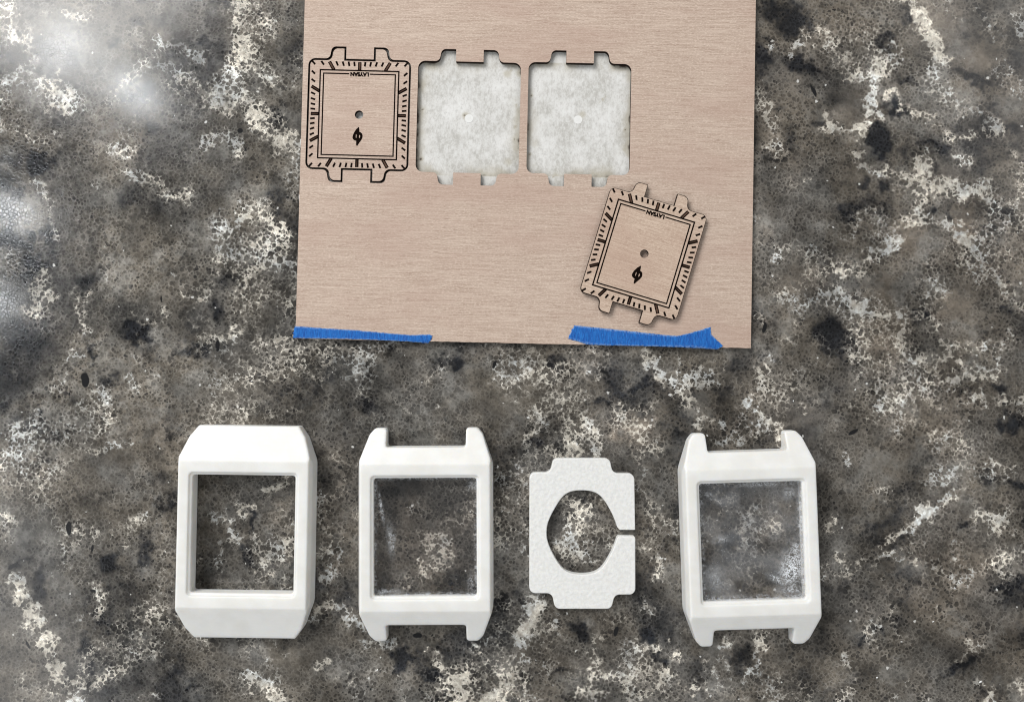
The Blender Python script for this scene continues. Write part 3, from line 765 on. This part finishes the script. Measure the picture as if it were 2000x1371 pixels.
def make_dial(wood, mark_scale=1.0):
    """Empty at the dial's underside centre with its plate and engraved marks"""
    root = empty('wooden_dial', (0, 0, 0))
    pl = poly_mesh('plate', [dial_outline(0.0), circle(1.42, 32, (0.25, 0))], 0, T_PLY)
    pl.materials.append(wood); pl.materials.append(M_CHAR)
    for f in pl.polygons:
        if abs(f.normal.z) < 0.5: f.material_index = 1
    to_m(pl)
    link('plate', pl, None, root)
    zb, zt = T_PLY - 0.02, T_PLY + 0.025
    link('charred_rim', to_m(poly_mesh('charred_rim', [dial_outline(0.0), dial_outline(-0.17)], zb, T_PLY + 0.012)), M_CHAR, root)
    link('border_line', to_m(poly_mesh('border_line', ring_loops(13.25, 14.95, 0.48), zb, zt)), M_BURN, root)
    # inner line is open where the lettering stands
    a, b, w, g = 12.1, 13.8, 0.22, 3.45
    inner = [(-g, b + w), (-a - w, b + w), (-a - w, -b - w), (a + w, -b - w), (a + w, b + w), (g, b + w), (g, b - w), (a - w, b - w), (a - w, -b + w), (-a + w, -b + w), (-a + w, b - w), (-g, b - w)]
    link('inner_line', to_m(poly_mesh('inner_line', [inner], zb, zt)), M_BURN, root)
    tm = text_mesh('LAYSAN', 1.74, zb, zt, 0.13)
    tm.transform(Matrix.Rotation(math.pi, 4, 'Z'))
    tm.transform(Matrix.Translation((0.05, 13.75, 0)))
    link('lettering', to_m(tm), M_BURN, root)
    conv = lambda L: [((x - 578) / 114.4, (720 - y) / 114.4) for x, y in L]
    link('emblem', to_m(poly_mesh('emblem', [conv(EMB), conv(EMB_L), conv(EMB_R)], zb, zt)), M_BURN, root, (0, -7.3, 0))
    bm = bmesh.new(); box(bm, -0.33, 0.33, -0.79, 0.79, zb, zt)
    tick = bm_mesh('minute_mark', bm, [M_BURN])
    ow, oh = 16.05, 17.8
    for k in range(60):
        th = math.radians(6 * k)
        s, c = math.sin(th), math.cos(th)
        R = min(ow / abs(s) if abs(s) > 1e-6 else 1e9, oh / abs(c) if abs(c) > 1e-6 else 1e9)
        if k % 5:
            L = 1.35
            link('minute_mark', tick, None, root, ((R - 0.65) * s, (R - 0.65) * c, 0), -th)
        else:
            Ri = min(13.3 / abs(s) if abs(s) > 1e-6 else 1e9, 15.0 / abs(c) if abs(c) > 1e-6 else 1e9)
            L = R - Ri
            bm = bmesh.new()
            box(bm, -0.58, 0.58, -L / 2, L / 2, zb, zt, 0)
            wf = 0.24 if k in (55, 0, 5, 25) else 0.09
            box(bm, -wf, wf, -L / 2 + 0.25, L / 2 - 0.25, zb, zt + 0.012, 1)
            hm = bm_mesh('hour_mark', bm, [M_BURN, M_SCORCH])
            link('hour_mark', hm, None, root, ((R + Ri) / 2 * s, (R + Ri) / 2 * c, 0), -th)
    return root


d1 = make_dial(M_WOOD)
w1 = P(699.8, 224.5, Z_TOP)
d1.location = Vector((w1.x, w1.y, Z_PLY + 0.0)) * MM
d1.rotation_euler = (0, 0, math.radians(-1.45))
tag(d1, 'engraved plywood dial still seated in its cut in the sheet', 'watch dial', 'engraved plywood dials')
d2 = make_dial(M_WOOD2)
w2 = P(1257.0, 495.5, Z_TOP + T_PLY)
d2.location = Vector((w2.x, w2.y, Z_TOP + 0.02)) * MM
d2.rotation_euler = (0, 0, math.radians(-16.9))
tag(d2, 'loose engraved plywood dial lying askew on top of the sheet', 'watch dial', 'engraved plywood dials')


# ------------------------------------------------------------------ blue tape strips
def strip(name, top, bottom, label, seed):
    n, m = 150, 14
    def samp(pts):
        pts = np.array(pts, float)
        t = np.linspace(0, 1, len(pts))
        u = np.linspace(0, 1, n)
        return np.interp(u, t, pts[:, 0]), np.interp(u, t, pts[:, 1])
    tx, ty = samp(top); bx, by = samp(bottom)
    rng = np.random.RandomState(seed)
    ty = ty + np.convolve(rng.normal(0, 0.3, n), [.3, .4, .3], 'same'); by = by + np.convolve(rng.normal(0, 0.3, n), [.3, .4, .3], 'same')
    v = np.linspace(0, 1, m)[:, None]
    PX = tx[None] * (1 - v) + bx[None] * v; PY = ty[None] * (1 - v) + by[None] * v
    for j in (0, -1):
        PX[:, j] += rng.normal(0, 0.9, m)
    zt = Z_TOP + 0.16
    X = np.zeros_like(PX); Y = np.zeros_like(PX)
    for i in range(m):
        for j in range(n):
            w = P(PX[i, j], PY[i, j], zt); X[i, j], Y[i, j] = w.x, w.y
    # distance past the sheet's lower edge -> the tape droops over it
    nrm = (math.sin(ROT), -math.cos(ROT))
    over = (X - bl.x) * nrm[0] + (Y - bl.y) * nrm[1]
    side = -((X - bl.x) * math.cos(ROT) + (Y - bl.y) * math.sin(ROT))
    over = np.maximum(over, side)
    Z = zt + 0.05 * (fbm(X, Y, 2.5, seed, 2) - 0.4) - 0.55 * np.clip(over - 0.1, 0, 3) ** 1.2
    edge = np.zeros_like(PX); edge[:1] = 1; edge[-1:] = 1; edge[:, :1] = 1; edge[:, -1:] = 1
    edge[1] = .4; edge[-2] = .4
    org = (float(X.mean()), float(Y.mean()), 0)
    me = smooth(grid_mesh(name, X - org[0], Y - org[1], Z, {'edge': edge}))
    me.flip_normals()
    o = link(name, me, M_TAPE, None, org)
    s = o.modifiers.new('thickness', 'SOLIDIFY'); s.thickness = 0.12 * MM; s.offset = -1
    tag(o, label, 'tape', 'strips of blue tape on the sheet edge')


strip('blue_tape', [(574.3,637),(632.6,641.4),(692,644.7),(749,650.2),(802,654.6),(839,653.5),(844,655.5)],
      [(571,660),(600,661),(670,661.8),(745,664.4),(802,667.5),(836,670.5),(842.5,663)],
      'narrow strip of blue painter\'s tape over the sheet corner below the seated dial', 5)
strip('blue_tape', [(1121,635.7),(1162.7,639.5),(1206.4,644.2),(1257.7,649.9),(1290,653.3),(1322,656.5),(1347,650.9),(1369.8,644.2),(1388,638.5),(1389.5,653.7),(1400,664),(1411.6,675.0)],
      [(1109.5,661.3),(1132,668),(1145.6,672.9),(1185.5,675.0),(1225,675.3),(1261.5,676.1),(1299.5,677.4),(1330,678.5),(1356.5,679.8),(1380,681.2),(1401,682.5),(1411,677)],
      'wider torn strip of blue painter\'s tape below the loose dial', 6)


# ------------------------------------------------------------------ printed watch cases
TOP_Z = 9.0


def boolean(me, other, op):
    o = bpy.data.objects.new('solid', me); COL.objects.link(o)
    k = bpy.data.objects.new('tool', other); COL.objects.link(k)
    md = o.modifiers.new('b', 'BOOLEAN'); md.operation = op; md.object = k; md.solver = 'EXACT'
    bpy.context.view_layer.update()
    out = bpy.data.meshes.new_from_object(o.evaluated_get(bpy.context.evaluated_depsgraph_get()))
    bpy.data.objects.remove(o); bpy.data.objects.remove(k)
    return out


def soften(me, voxel, iters):
    o = bpy.data.objects.new('solid', me); COL.objects.link(o)
    r = o.modifiers.new('r', 'REMESH'); r.mode = 'VOXEL'; r.voxel_size = voxel; r.adaptivity = 0
    s = o.modifiers.new('s', 'SMOOTH'); s.factor = 0.5; s.iterations = iters
    bpy.context.view_layer.update()
    out = bpy.data.meshes.new_from_object(o.evaluated_get(bpy.context.evaluated_depsgraph_get()))
    bpy.data.objects.remove(o)
    return smooth(out)


def case_mesh(name, plan, tip_y, tip_z, cavity_top):
    body = prism(name, plan, 0, TOP_Z)
    # hull: flat top, ends sloping down to the lug tips, sides chamfered
    bm = bmesh.new(); box(bm, -30, 30, -45, 45, -1, TOP_Z)
    def cut(p, n):
        r = bmesh.ops.bisect_plane(bm, geom=bm.verts[:] + bm.edges[:] + bm.faces[:], plane_co=p, plane_no=n, clear_outer=True)
        ed = [e for e in r['geom_cut'] if isinstance(e, bmesh.types.BMEdge)]
        bmesh.ops.edgeloop_fill(bm, edges=ed)
    ysl = 23.6
    for s in (1, -1):
        n = Vector((0, s * (TOP_Z - tip_z), tip_y - ysl)).normalized()
        cut((0, s * ysl, TOP_Z), n)
        n = Vector((s * 4.2, 0, 1.3)).normalized()
        cut((s * 21.1, 0, TOP_Z), n)
    bmesh.ops.recalc_face_normals(bm, faces=bm.faces)
    hull = bpy.data.meshes.new('hull'); bm.to_mesh(hull); bm.free()
    body = boolean(body, hull, 'INTERSECT')
    rr = lambda w, h, r: round_poly([(-w, -h), (w, -h), (w, h), (-w, h)], r)
    body = boolean(body, prism('recess', rr(17.6, 19.95, 1.3), TOP_Z - 0.8, TOP_Z + 2), 'DIFFERENCE')
    body = boolean(body, prism('opening', rr(16.7, 19.05, 0.8), -2, TOP_Z + 2), 'DIFFERENCE')
    body = boolean(body, prism('cavity', rr(18.1, 20.6, 1.0), -2, cavity_top), 'DIFFERENCE')
    return to_m(soften(body, 0.23, 18))


def sym(right_up):
    """mirror the upper right quarter outline into the full closed outline"""
    q = right_up
    return q + [(-x, y) for x, y in reversed(q)] + [(-x, -y) for x, y in q] + [(x, -y) for x, y in reversed(q)]


def dedupe(pts):
    out = []
    for p in pts:
        if not out or (Vector(p) - Vector(out[-1])).length > 1e-4: out.append(p)
    return out


lug_plan = sym([(22.0, 23.2), (18.7, 33.0), (17.0, 35.0), (13.7, 35.0), (13.1, 34.4), (13.1, 29.4), (12.6, 28.9)])
lug_plan = round_poly(lug_plan, ([8.0, 1.5, 1.2, 0.5, 0.5, 0.4, 0.4] + [0.4, 0.4, 0.5, 0.5, 1.2, 1.5, 8.0]) * 2, 4)
plain_plan = sym([(21.9, 23.2), (19.1, 31.2), (16.5, 34.9), (15.2, 34.75)])
plain_plan = round_poly(plain_plan, ([6.0, 3.0, 0.6, 0.2] + [0.2, 0.6, 3.0, 6.0]) * 2, 4)

plain_me = case_mesh('watch_case', plain_plan, 35.2, 4.2, 3.6)
lug_me = case_mesh('watch_case', lug_plan, 35.2, 3.6, 6.4)


def pane_mesh(name, hw, hh, z0, z1, scuff_glares, edge_w):
    n, m = 70, 80
    xs = np.linspace(-hw, hw, n); ys = np.linspace(-hh, hh, m)
    X, Y = np.meshgrid(xs, ys)
    vis = np.minimum(16.7 - np.abs(X), 19.05 - np.abs(Y))
    edge = np.clip(1 - vis / edge_w, 0, 1)
    sc = np.zeros_like(X)
    for x, y, rx, ry, ang, s in scuff_glares:
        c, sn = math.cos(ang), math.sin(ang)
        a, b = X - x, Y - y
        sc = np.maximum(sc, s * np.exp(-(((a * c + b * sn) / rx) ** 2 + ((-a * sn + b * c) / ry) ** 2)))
    me = grid_mesh(name, X, Y, np.full_like(X, z1), {'edge': edge, 'scuff_glare': sc})
    bm = bmesh.new(); bm.from_mesh(me)
    le, ls = bm.verts.layers.float['edge'], bm.verts.layers.float['scuff_glare']
    ring = [e for e in bm.edges if e.is_boundary]
    r = bmesh.ops.extrude_edge_only(bm, edges=ring)
    nv = [v for v in r['geom'] if isinstance(v, bmesh.types.BMVert)]
    for v in nv:
        v.co.z = z0 * MM; v[le] = 0.0; v[ls] = 0.0
    bmesh.ops.edgeloop_fill(bm, edges=[e for e in bm.edges if e.is_boundary])
    bmesh.ops.recalc_face_normals(bm, faces=bm.faces)
    bm.to_mesh(me); bm.free()
    return me


def put_case(me, px, py, ang, label, pane=None):
    w = P(px, py, 3.6)
    if pane is None:
        o = link('watch_case', me, M_PRINT, None, (w.x, w.y, 0.02), math.radians(ang))
        return tag(o, label, 'watch case', 'white printed watch cases')
    root = empty('watch_case', (w.x, w.y, 0.02), math.radians(ang))
    tag(root, label, 'watch case', 'white printed watch cases')
    link('body', me, M_PRINT, root)
    pm, mat, lab = pane
    g = link('crystal', pm, mat, root)
    g['label'] = lab
    return root


put_case(plain_me, 483.5, 1037.0, -0.75, 'white printed watch case with closed ends and an empty window')
clear_pane = pane_mesh('clear_crystal', 17.7, 20.4, 5.3, 6.38, [(-11.5, -1.0, 1.0, 4.5, 0.1, .5), (-10.5, -1.8, .4, 3.0, -.1, .8), (-14.6, 9.5, .35, 4.2, .18, .9), (-13.0, -18.0, 4.5, .8, 0, .55), (14.8, -15.0, 1.0, 3.0, 0, .35), (14.8, 16.5, 1.0, 1.6, 0, .4)], 1.1)
scuffed_pane = pane_mesh('scuffed_crystal', 17.7, 20.4, 5.3, 6.38, [(13.0, -9.5, 3.2, 5.4, -.3, 1.4), (14.5, -3.5, 1.4, 3.0, 0, .8), (8.0, -13.0, 3.2, .9, -.5, .9), (5.0, 18.2, 9.0, .8, 0, .6), (-12.0, -12.0, 2.5, 4.0, .3, .35), (-10.0, .5, 2.5, 1.2, 0, .45), (-12.5, 14.5, 3.0, .8, -.6, .5), (13.0, 15.0, 2.0, 1.8, 0, .45), (12.0, -16.5, 4.0, 1.2, 0, .7)], 1.9)  # bright lower right patch is a painted reflection on the worn plastic
put_case(lug_me, 833.3, 1042.8, 0.25, 'white printed watch case with four lugs and a clear crystal, beside the empty-window case', (clear_pane, M_CLEAR, 'clear plastic crystal with a few fine scratches'))
put_case(lug_me, 1461.8, 1051.0, 1.75, 'white printed watch case with four lugs and a scuffed cloudy crystal', (scuffed_pane, M_SCUFFED, 'cloudy scuffed plastic crystal with a bright reflection painted into one corner'))

# ------------------------------------------------------------------ movement spacer
SC = 23.05
sp = lambda L: [((x - 538) / SC, (711 - y) / SC) for x, y in L]
outer = sp([(135,248),(295,248),(318,140),(748,140),(772,255),(937,255),(942,685),(824,685),(806,664),(798,622),(775,572),(686,420),(645,391),(600,383),(455,383),(408,398),(385,425),(290,585),(268,635),(258,690),(265,760),(285,820),(375,975),(403,1005),(455,1023),(600,1025),(645,1016),(690,985),(775,832),(795,790),(805,745),(816,732),(943,732),(942,1175),(785,1175),(758,1283),(330,1283),(305,1165),(133,1165)])
rads = [2.0,2.2,1.9,1.9,2.2,2.0,0.3,0.6,0.8] + [1.2] * 22 + [0.5,0.9,2.0,2.2,1.9,1.9,2.2,2.0]
rads = (rads + [1.0] * 60)[:len(outer)]
for k in range(len(outer) - 6, len(outer)): rads[k] = 2.0
i0 = next(k for k, p in enumerate(outer) if abs(p[0] - (806 - 538) / SC) < 1e-6)
i1 = next(k for k, p in enumerate(outer) if abs(p[0] - (805 - 538) / SC) < 1e-6)
hole = outer[i0:i1 + 1]
hp = np.array(hole)                                 # round the facets of the opening off
seg = np.r_[0, np.cumsum(np.hypot(*np.diff(hp, axis=0).T))]
u = np.linspace(0, seg[-1], 150)
hx, hy = np.interp(u, seg, hp[:, 0]), np.interp(u, seg, hp[:, 1])
ker = np.hanning(25); ker /= ker.sum()
pad = lambda v: np.convolve(np.r_[2 * v[0] - v[12:0:-1], v, 2 * v[-1] - v[-2:-14:-1]], ker, 'valid')
hole = list(zip(pad(hx).tolist(), pad(hy).tolist()))
rads = rads[:i0] + [0.0] * len(hole) + [0.5, 0.8] + [2.0] * 8
outer = outer[:i0] + hole + outer[i1 + 1:]
rads = (rads + [2.0] * 20)[:len(outer)]
spacer_me = poly_mesh('movement_spacer', [round_poly(outer, rads, 5)], 0.02, 3.0, 0.28, 2)
smooth(to_m(spacer_me), 40)
w = P(1137.4, 1041.5, 3.0)
spacer = link('movement_spacer', spacer_me, M_SPACER, None, (w.x, w.y, 0), 0.0)
tag(spacer, 'flat white spacer plate with a rounded opening and a slot in one side', 'spacer plate')

# ------------------------------------------------------------------ tiny white crumbs
for k, (px, py, s, a) in enumerate([(1669.5,761,.9,1.1),(1549,783,.8,1.5),(1712,1322,.95,.4),(1822,1213,.8,.6),(737,1307,1.0,1.0),(492,744,.7,.2),(1914,1330,1.5,.3)]):
    rnd = random.Random(k)
    bm = bmesh.new()
    bmesh.ops.create_icosphere(bm, subdivisions=1, radius=0.5)
    for v in bm.verts:
        v.co *= rnd.uniform(0.6, 1.15)
        v.co = Vector((v.co.x * s, v.co.y * s * 0.55, v.co.z * 0.5))
    zmin = min(v.co.z for v in bm.verts)
    for v in bm.verts: v.co.z -= zmin
    me = bm_mesh('plastic_crumb', bm, [M_CRUMB])
    w = P(px, py, 0)
    tag(link('plastic_crumb', me, None, None, (w.x, w.y, 0.01), a), 'tiny white crumb lying loose on the stone counter', 'crumb', 'white crumbs on the counter')
